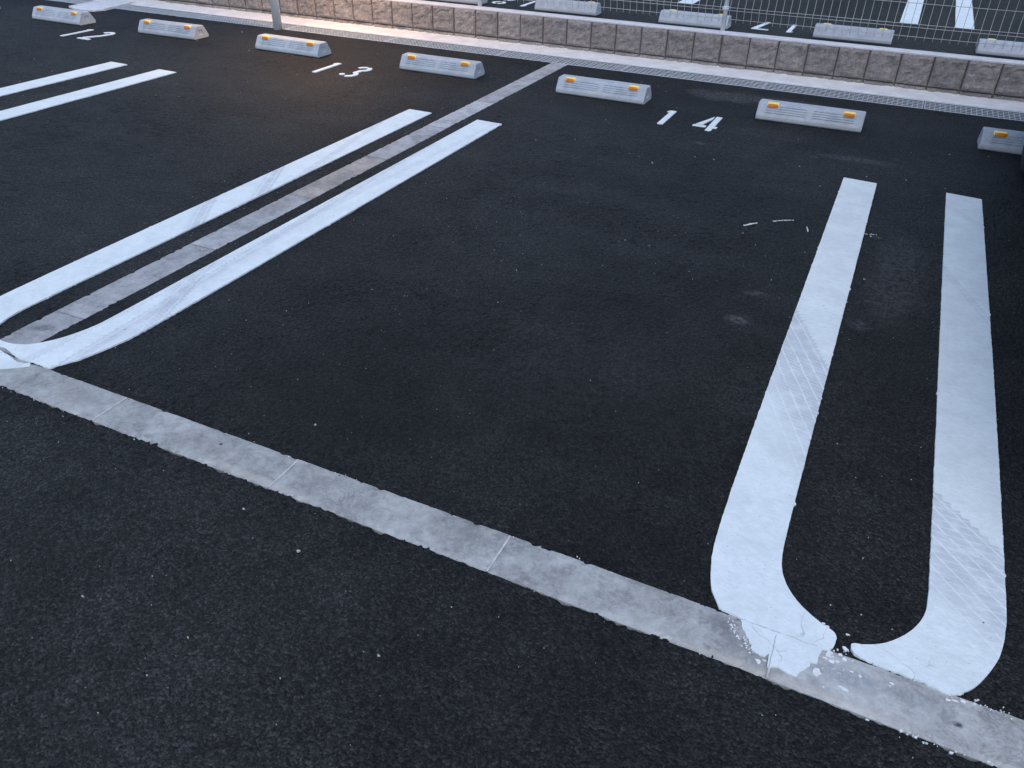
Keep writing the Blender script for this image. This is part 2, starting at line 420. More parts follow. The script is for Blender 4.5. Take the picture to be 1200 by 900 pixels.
# ------------------------------------------------------------------ setting: ground
bm = bmesh.new()
bmesh.ops.create_grid(bm, x_segments=24, y_segments=24, size=300)
g = link('ground', bm_done(bm, 'ground'), M['soil'])
g.location.z = -0.4
tag(g, 'open ground around the parking lot', kind='structure')

STRIP_Y0, STRIP_Y1 = 1.034, 1.155           # long kerb strip along the aisle
DIV_X0, DIV_X1 = -2.332, -2.205             # kerb strip between bays 13 and 14
GR_Y0, GR_Y1, LEDGE_Y1 = 5.62, 5.84, 6.09   # drain grating and ledge

def seg(a, b, st): return list(np.arange(a, b - 1e-6, st))
xs = np.array(seg(-60, -12, 4) + seg(-12, -7, .08) + seg(-7, -2.75, .022) + seg(-2.75, 0.95, .0044) + seg(.95, 3.0, .03) + seg(3, 12, .3) + seg(12, 61, 4))
ys = np.array(seg(-40, -4, 4) + seg(-4, -.3, .1) + seg(-.3, .2, .02) + seg(.2, 2.1, .0044) + seg(2.1, 3.6, .009) + seg(3.6, GR_Y0, .016) + [GR_Y0])
X, Y = np.meshgrid(xs, ys)
# grain of the surface: undulation, pits, stone tops
hgt = 0.0026 * vnoise(X / .35, Y / .35, 1) + 0.0014 * vnoise(X / .06, Y / .06, 2)
n1 = vnoise(X / .013, Y / .013, 3); n2 = vnoise(X / .0088 + 7, Y / .0088, 4)
hgt += 0.0016 * n1 + 0.0042 * n2
pit = np.clip(vnoise(X / .021 + 3, Y / .021, 5) - 0.2, 0, 1); hgt -= 0.014 * pit
opn = np.clip(.55 + 1.1 * vnoise(X / .5, Y / .5, 31) + .8 * vnoise(X / .13, Y / .13, 32), .2, 1.15)
opn = np.maximum(opn, np.clip(1.15 - np.minimum(np.abs(Y - STRIP_Y0), np.abs(Y - STRIP_Y1)) / .12, 0, 1.15))
hgt = np.clip(hgt * opn, -0.010, 0.0026) - 0.0010
# sink the sheet where the concrete strips lie, with a ragged lip
rag = (0.009 + .008 * (Y < 1.09)) * vnoise(X / .045, Y / .045, 8) + 0.007 * vnoise(X / .012, Y / .012, 9)
din = np.minimum(Y - STRIP_Y0, STRIP_Y1 - Y) + rag
dv = np.where(Y > STRIP_Y1 - .02, np.minimum(X - DIV_X0, DIV_X1 - X), -1) + rag * .7
d = np.maximum(din, dv)
t = np.clip((d - 0.002) / .007, 0, 1)
hgt = hgt * (1 - t) - 0.02 * t
hgt = np.where((np.abs(X) > 20) | (np.abs(Y) > 20), -0.002, hgt)
nx, ny = len(xs), len(ys)
co = np.stack([X, Y, hgt], -1).reshape(-1, 3).astype(np.float32)
ii = (np.arange(ny - 1)[:, None] * nx + np.arange(nx - 1)[None, :]).ravel()
quads = np.stack([ii, ii + 1, ii + 1 + nx, ii + nx], -1).astype(np.int32)
me = bpy.data.meshes.new('asphalt')
me.vertices.add(len(co)); me.vertices.foreach_set('co', co.ravel())
me.loops.add(quads.size); me.loops.foreach_set('vertex_index', quads.ravel())
me.polygons.add(len(quads))
me.polygons.foreach_set('loop_start', np.arange(0, quads.size, 4, dtype=np.int32))
me.polygons.foreach_set('use_smooth', np.ones(len(quads), dtype=bool))
me.update()
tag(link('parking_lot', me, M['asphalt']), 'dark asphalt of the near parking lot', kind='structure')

# far lot, slightly higher, beyond the wall
FZ = 0.08
bm = bmesh.new()
add_box(bm, -60, 60, 6.205, 70, -0.35, FZ)
tag(link('far_parking_lot', bm_done(bm, 'far_lot'), M['asphalt_far']), 'dark asphalt of the lot beyond the wall', kind='structure')

# ------------------------------------------------------------------ kerb strips made of 60 cm stones
def stone_mesh(name, lx, ly, seed):
    """concrete kerb stone, top at z=0, slightly chipped edges"""
    bm = bmesh.new()
    nxs, nys = max(2, int(lx / .012)), max(2, int(ly / .012))
    r = random.Random(seed)
    vs = []
    for j in range(nys + 1):
        row = []
        for i in range(nxs + 1):
            x = lx * i / nxs; y = ly * j / nys
            e = min(x, lx - x, y, ly - y)
            z = -0.0022 if e < 1e-6 else 0.0004 * r.uniform(-1, 1)
            if e < 1e-6:
                x += r.uniform(-.0008, .0008); y += r.uniform(-.0008, .0008)
                if r.random() < .05: z -= 0.004
            row.append(bm.verts.new((x, y, z)))
        vs.append(row)
    for j in range(nys):
        for i in range(nxs):
            bm.faces.new((vs[j][i], vs[j][i + 1], vs[j + 1][i + 1], vs[j + 1][i]))
    rim = [vs[0][i] for i in range(nxs + 1)] + [vs[j][nxs] for j in range(1, nys + 1)] + [vs[nys][i] for i in range(nxs - 1, -1, -1)] + [vs[j][0] for j in range(nys - 1, 0, -1)]
    low = [bm.verts.new((v.co.x, v.co.y, -.12)) for v in rim]
    for a in range(len(rim)):
        b = (a + 1) % len(rim)
        bm.faces.new((rim[a], low[a], low[b], rim[b]))
    return bm_done(bm, name, False)

ks = tag(empty('kerb_strip', (0, 0, 0)), 'long pale concrete strip set flush in the asphalt along the aisle', kind='structure')
vers = [stone_mesh('kerb_stone', .5955, STRIP_Y1 - STRIP_Y0, 10 + i) for i in range(4)]
for i in range(-6, 8):
    x0 = -1.729 + .6 * i
    o = link('kerb_stone', vers[i % 4], M['kerb'], ks)
    o.location = (x0 + .002, STRIP_Y0, .0012)
    bm = bmesh.new(); add_box(bm, x0 - .0028, x0 + .0018, STRIP_Y0 + .002, STRIP_Y1 - .002, -.1, .0004 if i % 3 else .0016)
    link('joint_filler', bm_done(bm, 'joint'), M['joint'], ks)

kd = tag(empty('divider_strip', (0, 0, 0)), 'worn grey concrete strip running between bays 13 and 14 to the gutter', kind='structure')
versd = [stone_mesh('kerb_stone', DIV_X1 - DIV_X0, .5955, 30 + i) for i in range(4)]
y = 1.41; edges = [STRIP_Y1 + .003]
while y < GR_Y0 - .05:
    edges.append(y); y += .603
edges.append(GR_Y0 - .002)
for i, (a, b) in enumerate(zip(edges, edges[1:])):
    tint = 'kerb_lamp_sheen' if i == 3 else 'kerb_pale' if i >= 5 else 'kerb_worn'
    if abs(b - a - .603) < .02:
        mesh = versd[i % 4].copy(); mesh.materials.clear()
    else: mesh = stone_mesh('kerb_stone', DIV_X1 - DIV_X0, b - a - .006, 50 + i)
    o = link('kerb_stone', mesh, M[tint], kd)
    o.location = (DIV_X0, a + .003, .0012)
    if i:
        bm = bmesh.new(); add_box(bm, DIV_X0 + .002, DIV_X1 - .002, a - .0016, a + .0016, -.1, .0002)
        link('joint_filler', bm_done(bm, 'joint'), M['kerb_worn'], kd)

# ------------------------------------------------------------------ painted lines
def smooth(poly, lim=38):
    """round the gently turning vertices of an outline, keep the sharp ones"""
    P = [Vector(p[:2]) for p in poly]; n = len(P); out = []
    def tan(i):
        a, b, c = P[i - 1], P[i], P[(i + 1) % n]
        u, v = (b - a), (c - b)
        if u.length < 1e-9 or v.length < 1e-9 or u.angle(v) > math.radians(lim): return None
        return (u.normalized() + v.normalized()).normalized(), min(u.length, v.length)
    for i in range(n):
        a, b = P[i], P[(i + 1) % n]; L = (b - a).length
        ta, tb = tan(i), tan((i + 1) % n)
        d = (b - a).normalized() if L else Vector((0, 0))
        ma = ta[0] * min(L, ta[1] * 1.2) if ta else d * L; mb = tb[0] * min(L, tb[1] * 1.2) if tb else d * L
        k = 6 if L > .012 else 1
        for j in range(k):
            t_ = j / k
            out.append(a * (2*t_**3 - 3*t_**2 + 1) + ma * (t_**3 - 2*t_**2 + t_) + b * (-2*t_**3 + 3*t_**2) + mb * (t_**3 - t_**2))
    return [tuple(v) for v in out]

def ragged(poly, step=.007, amp=.0009, seed=0, closed=True):
    r = random.Random(seed); out = []
    n = len(poly)
    for i in range(n):
        a = Vector(poly[i][:2]); b = Vector(poly[(i + 1) % n][:2])
        L = (b - a).length; torn = amp < .002 and step < .01 and max(a.y, b.y) < 1.162; k = max(1, int(L / (step * (.45 if torn else 1))))
        nrm = Vector((-(b - a).y, (b - a).x)).normalized() if L > 0 else Vector((0, 0))
        low = r.uniform(-1, 1)
        for j in range(k):
            low = low * .8 + r.uniform(-.5, .5)
            off = amp * (2.0 if torn else 1) * (low * .6 + r.uniform(-.6, .6))
            if r.random() < .012: off -= r.uniform(.002, .006) * 0.7
            if j == 0: off *= .3
            out.append(a + (b - a) * (j / k) + nrm * off)
    return out

def sheet_mesh(name, polys, z1=.0040, z0=-.003):
    bm = bmesh.new()
    for poly in polys:
        tris = tessellate_polygon([[Vector((p[0], p[1], 0)) for p in poly]])
        top = [bm.verts.new((p[0], p[1], z1)) for p in poly]
        bot = [bm.verts.new((p[0], p[1], z0)) for p in poly]
        for t_ in tris:
            try: bm.faces.new([top[i] for i in t_])
            except ValueError: pass
        n = len(poly)
        for i in range(n):
            j = (i + 1) % n
            bm.faces.new((top[i], bot[i], bot[j], top[j]))
    return bm_done(bm, name)

def arc(cx, cy, r, a0, a1, n=14):
    return [(cx + r * math.cos(math.radians(a0 + (a1 - a0) * i / n)), cy + r * math.sin(math.radians(a0 + (a1 - a0) * i / n))) for i in range(n + 1)]

TOPY = 4.042
# bay mark between 14 and 15, left half: leg, curve and the torn foot lying on the kerb strip
CX, CY = 0.192, 1.365
tornL = [(-.110, TOPY), (-.1105, 3.0), (-.110, 1.9), (-.106, 1.42), (-.099, 1.30), (-.078, 1.205), (-.050, 1.157),
         (-.030, 1.1545), (-.015, 1.154), (-.004, 1.149), (.000, 1.140), (.003, 1.130), (.009, 1.123), (.013, 1.117), (.020, 1.108), (.0235, 1.100), (.028, 1.097), (.031, 1.086),
         (.040, 1.081), (.049, 1.0785), (.0585, 1.0795), (.0615, 1.088), (.0635, 1.090), (.0655, 1.0585), (.083, 1.066), (.100, 1.0625), (.120, 1.061), (.125, 1.075), (.139, 1.096),
         (.1395, 1.107), (.152, 1.108), (.153, 1.130), (.158, 1.149), (.169, 1.152), (.176, 1.163), (.1785, 1.180), (.178, 1.192), (.171, 1.202), (.158, 1.207)]
tornL += [(.126, 1.224), (.097, 1.246), (.074, 1.272), (.058, 1.300), (.0485, 1.328), (.0435, 1.36), (.0412, 1.40), (.0405, 1.47), (.0405, 2.2), (.042, 3.2), (.0425, TOPY - .012)]
rightU = [(.346, TOPY + .012), (.3445, 3.0), (.344, 2.0), (.343, 1.40), (.338, 1.335), (.322, 1.29), (.297, 1.25), (.262, 1.214), (.228, 1.195), (.213, 1.191),
          (.2075, 1.187), (.2085, 1.175), (.2150, 1.1650), (.245, 1.158), (.30, 1.1565), (.352, 1.1555), (.378, 1.1495), (.398, 1.156), (.427, 1.185), (.455, 1.235), (.476, 1.29), (.490, 1.38), (.4935, 1.6), (.497, 2.4), (.4955, TOPY - .003)]
# bay mark between 13 and 14, two legs each side of the divider strip
lineR = [(-2.1265, TOPY), (-2.1265, 3.0), (-2.1285, 1.90), (-2.128, 1.42), (-2.140, 1.352), (-2.165, 1.285), (-2.196, 1.240), (-2.226, 1.214), (-2.262, 1.200), (-2.30, 1.196), (-2.345, 1.200)]
lineR += [(-2.350, 1.185), (-2.322, 1.176), (-2.292, 1.171), (-2.268, 1.1735), (-2.240, 1.168), (-2.205, 1.158), (-2.176, 1.152), (-2.155, 1.110),
          (-2.156, 1.079)]
lineR = lineR[:-2] + [(-2.120, 1.1545), (-2.080, 1.156), (-2.046, 1.1555), (-2.012, 1.22), (-1.985, 1.315), (-1.968, 1.42), (-1.964, 1.9), (-1.9645, 3.0), (-1.9645, TOPY - .006)]
footR = [(-2.349, 1.166), (-2.322, 1.158), (-2.300, 1.1555), (-2.27, 1.157), (-2.232, 1.153), (-2.200, 1.146), (-2.160, 1.137), (-2.118, 1.1475), (-2.108, 1.140), (-2.126, 1.122), (-2.150, 1.104), (-2.178, 1.087), (-2.225, 1.070), (-2.29, 1.060), (-2.36, 1.063), (-2.43, 1.082), (-2.49, 1.118), (-2.44, 1.150), (-2.40, 1.163)]
lineL = [(-2.583, TOPY), (-2.584, 3.0), (-2.584, 1.9), (-2.578, 1.40), (-2.563, 1.30), (-2.530, 1.215), (-2.487, 1.158), (-2.43, 1.156), (-2.36, 1.160), (-2.353, 1.198), (-2.375, 1.212), (-2.395, 1.235), (-2.415, 1.275), (-2.428, 1.33), (-2.431, 1.42), (-2.4285, 2.2), (-2.4265, 3.0), (-2.4265, TOPY - .006)]
def u_leg(x0, x1, y1=TOPY + .005, y0=1.36):
    return [(x0, y1), (x0, y0), (x1, y0), (x1, y1)]
def u_mark(xa0, xa1, xb0, xb1, ytop):
    cx = (xa0 + xb1) / 2; cy = 1.365
    R = (xb1 - xa0) / 2; r_ = (xb0 - xa1) / 2
    return [(xa0, ytop)] + arc(cx, cy, R, 180, 360, 24) + [(xb1, ytop - .004), (xb0, ytop)] + arc(cx, cy, r_, 360, 180, 20) + [(xa1, ytop - .004)]

angA = math.atan2(2.244 - 2.573, .039 + .102)
angB = math.atan2(1.610 - 1.765, .49 - .353)
M['paintA'] = mat_paint('worn_paint_a', [(-.102, 2.565, angA, .30, .55, .021, -1)], cracks=True)
M['paintB'] = mat_paint('worn_paint_b', [(.345, 1.772, angB, .32, .5, .030, -1), (.35, 3.2, -1.2, .05, .3, .02, -1), (.35, 3.9, -.9, .06, .3, .02, -1)], cracks=True)
M['paintC'] = mat_paint('worn_paint_c', [(-2.57, 3.50, -1.40, .06, .45, .02, 1), (-2.60, 2.95, -1.1, .10, .55, .018, -1), (-2.585, 2.45, -1.0, .1, .5, .018, -1)])
M['paintD'] = mat_paint('worn_paint_d', [(-2.13, 2.75, -1.52, .085, .45, .024, 1), (-2.12, 1.95, -1.2, .1, .45, .02, -1), (-2.02, 3.2, -1.62, .05, .3, .02, -1)], cracks=True)
M['paint'] = mat_paint('road_paint', clean=.5)
GL = 'white bay lines on the near lot'
tag(link('painted_line', sheet_mesh('painted_line', [ragged(smooth(tornL), seed=1)]), M['paintA']), 'near white line with tyre tread marks whose foot is torn over the concrete strip', 'line', GL)
tag(link('painted_line', sheet_mesh('painted_line', [ragged(smooth(rightU), seed=2)]), M['paintB']), 'rightmost near white line curving left to end against the concrete strip', 'line', GL)
tag(link('painted_line', sheet_mesh('painted_line', [ragged(smooth(lineR), seed=3), ragged(smooth(footR), seed=4)]), M['paintD']), 'long white line on the right side of the worn grey divider strip', 'line', GL)
tag(link('painted_line', sheet_mesh('painted_line', [ragged(smooth(lineL), seed=5)]), M['paintC']), 'long white line on the left side of the worn grey divider strip', 'line', GL)
tag(link('painted_line', sheet_mesh('painted_line', [ragged(u_mark(-5.056, -4.895, -4.600, -4.437, 4.05), step=.02, seed=6)]), M['paint']),
    'pair of white lines farthest left, between bays 12 and 13', 'line', GL)
# far lot pairs
def far_pair(x0, label):
    polys = [ragged([(x0, 8.29), (x0, 12.6), (x0 + .15, 12.6), (x0 + .15, 8.28)], step=.03, seed=int(x0 * 10)), ragged([(x0 + .45, 8.28), (x0 + .45, 12.6), (x0 + .60, 12.6), (x0 + .60, 8.27)], step=.03, seed=int(x0 * 10) + 3)]
    o = link('painted_line', sheet_mesh('painted_line', polys, FZ + .005, FZ - .002), M['paint'])
    tag(o, label, 'line', 'white bay lines beyond the wall')
far_pair(-.107, 'pair of white lines seen through the fence at the right, beyond the wall')
far_pair(-2.58, 'pair of white lines just showing at the top edge beyond the fence post')

# ------------------------------------------------------------------ stencilled numbers
def stroke(pts, w):
    """constant-width polyline as a polygon"""
    P = [Vector(p) for p in pts]; L = []; R = []
    for i, p in enumerate(P):
        a = P[max(i - 1, 0)]; b = P[min(i + 1, len(P) - 1)]
        t_ = (b - a).normalized(); n = Vector((-t_.y, t_.x))
        L.append(p + n * w / 2); R.append(p - n * w / 2)
    return [tuple(v) for v in L + R[::-1]]
def glyph(ch, h=.30, w=.122, s=.0335):
    """stencil digits, origin at lower left"""
    if ch == '1':
        return [[(w * .5 - s / 2, 0), (w * .5 + s / 2, 0), (w * .5 + s / 2, h), (w * .5 - s / 2, h), (w * .5 - s / 2 - .018, h * .90), (w * .5 - s / 2, h * .875)]]
    if ch == '4':
        return [[(w - s - .004, 0), (w - .004, 0), (w - .004, h * .20), (w + .014, h * .20), (w + .014, h * .31), (w - .004, h * .31), (w - .004, h), (w - s - .004, h)],
                [(0, h * .20), (w - s - .016, h * .20), (w - s - .016, h * .30), (.004, h * .30)],
                [(.012, h * .345), (.05, h * .345), (w - s - .014, h * .80), (w - s - .014, h * .985)]]
    r = w / 2
    if ch == '2':
        top = [(r + (r - s / 2) * math.cos(math.radians(a)), h - r + (r - s / 2) * math.sin(math.radians(a))) for a in range(165, -41, -12)]
        return [stroke(top + [(w * .72, h * .53), (s * .62, s * 1.15)], s), [(0, 0), (w, 0), (w, s * .85), (0, s * .85)]]
    if ch == '3':
        ru = r - s / 2
        upc = [(r + ru * math.cos(math.radians(a)), h - r + ru * 1.05 * math.sin(math.radians(a))) for a in range(62, -75, -12)]
        lo = [(r + ru * math.cos(math.radians(a)), r * 1.12 + ru * 1.12 * math.sin(math.radians(a))) for a in range(80, -96, -12)]
        tl = [(r + ru * math.cos(math.radians(a)), h - r + ru * 1.05 * math.sin(math.radians(a))) for a in range(165, 79, -12)]
        dot = [(s * .52 + s * .62 * math.cos(math.radians(a)), r * .78 + s * .62 * math.sin(math.radians(a))) for a in range(0, 360, 30)]
        return [stroke(upc + lo, s * .95), stroke(tl, s * .8), dot]
    if ch == '7':
        return [[(0, h), (w, h), (w, h - s * 1.2), (w * .42 + s * .5, 0), (w * .42 - s * .5, 0), (w - s * 1.35, h - s), (0, h - s)]]
    if ch == '8':
        ru = r - s / 2; out = []
        for cy, rr in ((h - r * 1.0, 1.0), (r * 1.15, 1.12)):
            for a0, a1 in ((100, 260), (-80, 80)):
                out.append(stroke([(r + ru * math.cos(math.radians(a)), cy + ru * rr * math.sin(math.radians(a))) for a in range(a0, a1 + 1, 16)], s * .9))
        return out
GN = 'stencilled white bay numbers'
def number(text, x, y, label, rz=0.0, z=0.0, gap=.25, h=.30):
    o = tag(empty('bay_number', (x, y, z), rz), label, 'number', GN)
    for i, ch in enumerate(text):
        polys = [ragged(p, .012, .0009, seed=i + int(x * 10)) for p in glyph(ch, h, .125 * (h / .3) ** .5)]
        d_ = link('digit', sheet_mesh('digit', polys[:1]), M['paint'], o)
        d_.location = (gap * i, 0, 0)
        for p in polys[1:]: link('stroke', sheet_mesh('stroke', [p]), M['paint'], d_)
    return o
number('14', -1.232, 4.486, 'white stencilled number 14 on dark asphalt, the nearest number', gap=.237)
number('13', -3.708, 4.515, 'white stencilled number 13 on dark asphalt between two wheel stops', gap=.245)
number('12', -6.175, 4.50, 'white stencilled number 12 on dark asphalt near the top left corner', gap=.235)
number('17', -.845, 7.665, 'white stencilled number 17 upside down beyond the wall and fence', math.pi, FZ, .235, .38)
number('18', -3.285, 7.665, 'white stencilled number 18 upside down beyond the wall at the top edge', math.pi, FZ, .27, .38)

# ------------------------------------------------------------------ wheel stops
SL, SD, SH = .592, .170, .092
def stop_body():
    bm = bmesh.new()
    NX = 120
    # profile from front foot over the top to back foot: (y, z, tag)
    prof = [(.006, 0), (.001, .006), (.0005, .012), (.002, .024), (.0045, .029)]
    nslope = 26
    a, b = Vector((.006, .031)), Vector((.0385, .0835))
    for i in range(nslope + 1): prof.append(tuple(a + (b - a) * i / nslope))
    prof += [(.0405, .0868), (.0435, .0895), (.048, .0912), (.055, .092), (.085, .0925), (.115, .092), (.122, .0912), (.1265, .0895), (.1295, .0868), (.1315, .0835)]
    prof += [(.164, .031), (.168, .024), (.1695, .012), (.169, .006), (.164, 0)]
    slope_i0 = 5
    def rib(x, s):
        """ribs on the front slope; s 0..1 up the slope"""
        if s < .10 or s > .97: return 0
        half = abs(x - SL / 2)
        if half < .016: return 0.0
        lim = SL / 2 - .048
        row = int((s - .10) / .22); fr = ((s - .10) / .22) % 1
        if row > 3: return 0
        if row == 3: lim = SL / 2 - .125
        e = min(half - .016, lim - half)
        if e < 0: return 0
        if .12 < fr < .72: return -.0040 * min(1, e / .006) * min(1, (fr - .12) / .12, (.72 - fr) / .30)
        return 0
    nsl = Vector((-(b - a).y, (b - a).x)).normalized()
    rows = []
    xsn = []
    for i in range(NX + 1):
        x = SL * i / NX; xsn.append(x)
    rows = []
    for x in xsn:
        ring = []
        endd = min(x, SL - x)
        shrink = .0035 if endd < 1e-6 else (.0008 if endd < .006 else 0)
        for j, (y, z) in enumerate(prof):
            yy, zz = y, z
            if slope_i0 <= j <= slope_i0 + nslope:
                dd = rib(x, (j - slope_i0) / nslope)
                yy -= nsl.x * dd * -1 * -1 if False else 0
                yy += -nsl.x * dd * -1 if False else 0
                yy += (b - a).normalized().y * -dd
                zz += (b - a).normalized().x * dd
            yy = SD / 2 + (yy - SD / 2) * (1 - shrink / SD * 2)
            zz = zz * (1 - shrink / SH) if z > .001 else zz
            ring.append(bm.verts.new((x - SL / 2, yy, zz)))
        rows.append(ring)
    for r0, r1 in zip(rows, rows[1:]):
        for j in range(len(prof) - 1):
            bm.faces.new((r0[j], r1[j], r1[j + 1], r0[j + 1]))
    # ends with a rectangular recess
    rec = [(.060, .026), (.110, .026), (.105, .064), (.065, .064)]
    for ring, sx in ((rows[0], 1), (rows[-1], -1)):
        x = ring[0].co.x
        outer = [v.co.copy() for v in ring]
        hole = [Vector((x, p[0], p[1])) for p in rec]
        tr = tessellate_polygon([[Vector((c.y, c.z, 0)) for c in outer], [Vector((c.y, c.z, 0)) for c in hole]])
        hv = [bm.verts.new(h) for h in hole]
        al = list(ring) + hv
        for t_ in tr:
            try: bm.faces.new([al[i] for i in t_])
            except ValueError: pass
        dv_ = [bm.verts.new((h.x + sx * .006, h.y + (.085 - h.y) * .12, h.z + (.045 - h.z) * .12)) for h in hole]
        for i in range(4):
            j = (i + 1) % 4
            bm.faces.new((hv[i], hv[j], dv_[j], dv_[i]))
        bm.faces.new(dv_)
    me = bm_done(bm, 'stop_body')
    return me
def reflector_mesh():
    bm = bmesh.new()
    n = 12
    # rounded dome, flat on the block: cross-sections along x
    rows = []
    for i in range(n + 1):
        u = -1 + 2 * i / n
        k_ = (1 - abs(u) ** 2.6) ** .5 if abs(u) < 1 else 0.0
        x = u * .0325
        pr = [(.0305, .0790), (.0335, .0840 + .005 * k_), (.0395, .0910 + .0045 * k_), (.051, .0922 + .0045 * k_), (.064, .0920 + .0015 * k_), (.070, .0915)]
        rows.append([bm.verts.new((x, y, z)) for y, z in pr])
    for a, b in zip(rows, rows[1:]):
        for j in range(len(a) - 1): bm.faces.new((a[j], b[j], b[j + 1], a[j + 1]))
    bm.faces.new(rows[0]); bm.faces.new(rows[-1])
    return bm_done(bm, 'reflector', True)
def lens_mesh():
    bm = bmesh.new()
    n = 10; rows = []
    for i in range(n + 1):
        u = -1 + 2 * i / n
        x = u * .029; k_ = 1 - abs(u) ** 4
        pr = [(.0262 + .003 * (1 - k_), .0735), (.0266 + .003 * (1 - k_), .0785 + .003 * k_), (.0290 + .003 * (1 - k_), .0885 + .0035 * k_), (.038, .0885)]
        rows.append([bm.verts.new((x, y, z)) for y, z in pr])
    for a, b in zip(rows, rows[1:]):
        for j in range(len(a) - 1): bm.faces.new((a[j], b[j], b[j + 1], a[j + 1]))
    bm.faces.new(rows[0]); bm.faces.new(rows[-1])
    return bm_done(bm, 'lens')
SB, RF, LN = stop_body(), reflector_mesh(), lens_mesh()
proto = None
def wheel_stop(x, y, label, group, rz=0.0, z=0.0):
    global proto
    if proto is None:
        root = empty('wheel_stop')
        link('body', SB, M['stop'], root)
        for sx in (-1, 1):
            rf = link('reflector', RF, M['reflector'], root); rf.location = (sx * .212, 0, 0)
            link('lens', LN, M['lens'], rf)
        proto = root
    else:
        root = proto.copy(); COL.objects.link(root)
        for ch in list(proto.children):
            c = ch.copy(); COL.objects.link(c); c.parent = root
            for g_ in ch.children:
                d_ = g_.copy(); COL.objects.link(d_); d_.parent = c
    root.location = (x, y, z); root.rotation_euler = (0, 0, rz)
    return tag(root, label, 'wheel stop', group)
GS = 'wheel stops along the near gutter'
wheel_stop(-7.90, 4.90, 'wheel stop cut by the left edge of the photo, only its end showing', GS, .01)
wheel_stop(-6.652, 4.880, 'white wheel stop to the left of number 12, in front of the drain cover', GS, -.012)
wheel_stop(-5.412, 4.905, 'white wheel stop to the right of number 12, left of the steel pole', GS, .022)
wheel_stop(-4.194, 4.893, 'white wheel stop in front of the steel pole, left of number 13', GS, -.02)
wheel_stop(-2.893, 4.887, 'white wheel stop to the right of number 13, left of the divider strip', GS, 0)
wheel_stop(-1.676, 4.835, 'white wheel stop to the left of number 14, right of the divider strip', GS, -.006)
wheel_stop(-.403, 4.868, 'white wheel stop to the right of number 14, nearest whole one', GS, .016)
wheel_stop(.790, 4.876, 'wheel stop cut off by the right edge of the photo', GS, .01)
GF = 'wheel stops beyond the wall'
wheel_stop(.785, 7.33, 'rightmost wheel stop beyond the wall, cut by the right edge', GF, math.pi, FZ)
wheel_stop(-.41, 7.34, 'grey back of the wheel stop beyond the wall, second from the right edge', GF, math.pi + .008, FZ)
wheel_stop(-1.69, 7.31, 'grey back of the wheel stop that the right fence post crosses', GF, math.pi - .008, FZ)
wheel_stop(-2.872, 7.33, 'grey back of the wheel stop just right of the left fence post and number 18', GF, math.pi + .01, FZ)
wheel_stop(-4.02, 7.31, 'leftmost wheel stop beyond the wall, left of the left fence post', GF, math.pi, FZ)

# ------------------------------------------------------------------ gutter, grating, ledge
dr = tag(empty('drain', (0, 0, 0)), 'steel grated drain running along the foot of the block wall', 'drain')
X0, X1 = -12.0, 4.0
bm = bmesh.new()
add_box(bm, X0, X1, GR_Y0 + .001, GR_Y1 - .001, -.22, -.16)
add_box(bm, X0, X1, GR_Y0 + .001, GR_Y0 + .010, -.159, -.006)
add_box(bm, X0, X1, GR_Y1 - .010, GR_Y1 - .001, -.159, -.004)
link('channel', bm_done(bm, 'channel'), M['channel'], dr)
def grate_mesh(L=.995):
    bm = bmesh.new()
    yb = GR_Y1 - GR_Y0
    nb = 6
    for i in range(nb):
        yc = .010 + (yb - .020) * i / (nb - 1)
        w_ = .013 if i in (0, nb - 1) else .009
        add_box(bm, 0, L, yc - w_ / 2, yc + w_ / 2, -.0015, .001)
    n = 33
    for i in range(n + 1):
        xc = .003 + (L - .006) * i / n
        add_box(bm, xc - .0022, xc + .0022, .006, yb - .006, -.0090, -.0050 if i % (n) else .0005)
    return bm_done(bm, 'grate')
GMESH = grate_mesh()
x = -6.80
xx = [x + i for i in range(11)] + [-7.80 - .35 - i for i in range(4)]
for xg in xx:
    o = link('grate', GMESH, M['galv'], dr); o.location = (xg, GR_Y0, 0)
bm = bmesh.new()
nl = 400; rr = random.Random(3); rowsv = []
for i in range(nl + 1):
    x_ = X0 + (X1 - X0) * i / nl
    rowsv.append([bm.verts.new((x_, GR_Y1 + .002, -.2)), bm.verts.new((x_, GR_Y1 + .002, .003)), bm.verts.new((x_, GR_Y1 + .005, .006)), bm.verts.new((x_, 5.97, .007 + rr.uniform(-.001, .001))),
                  bm.verts.new((x_, 6.062 + rr.uniform(-.006, .006), .009 + rr.uniform(-.001, .001))), bm.verts.new((x_, 6.10, .012 + rr.uniform(-.004, .006)))])
for a, b in zip(rowsv, rowsv[1:]):
    for j in range(5): bm.faces.new((a[j], b[j], b[j + 1], a[j + 1]))
tag(link('ledge', bm_done(bm, 'ledge'), M['ledge']), 'pale concrete ledge between the grating and the block wall', kind='structure')

# steel cover over the gutter at the far left
cv = tag(empty('drain_cover', (0, 0, 0)), 'flat grey drain cover with pale rim, behind the leftmost whole wheel stop', 'cover')
outl = [(-7.165, 5.90), (-7.12, 5.42), (-7.02, 5.372), (-6.90, 5.365), (-6.80, 5.40), (-6.765, 5.50), (-6.86, 5.93)]
link('plate', sheet_mesh('plate', [outl], .012, -.02), M['galv_grey'], cv)
cen = Vector((-6.97, 5.65))
link('rim', sheet_mesh('rim', [stroke([(-7.175, 5.91), (-7.13, 5.42)], .024)], .018, -.01), M['ledge'], cv)
link('rim', sheet_mesh('rim', [stroke([(-6.765, 5.485), (-6.85, 5.93)], .026)], .018, -.01), M['ledge'], cv)

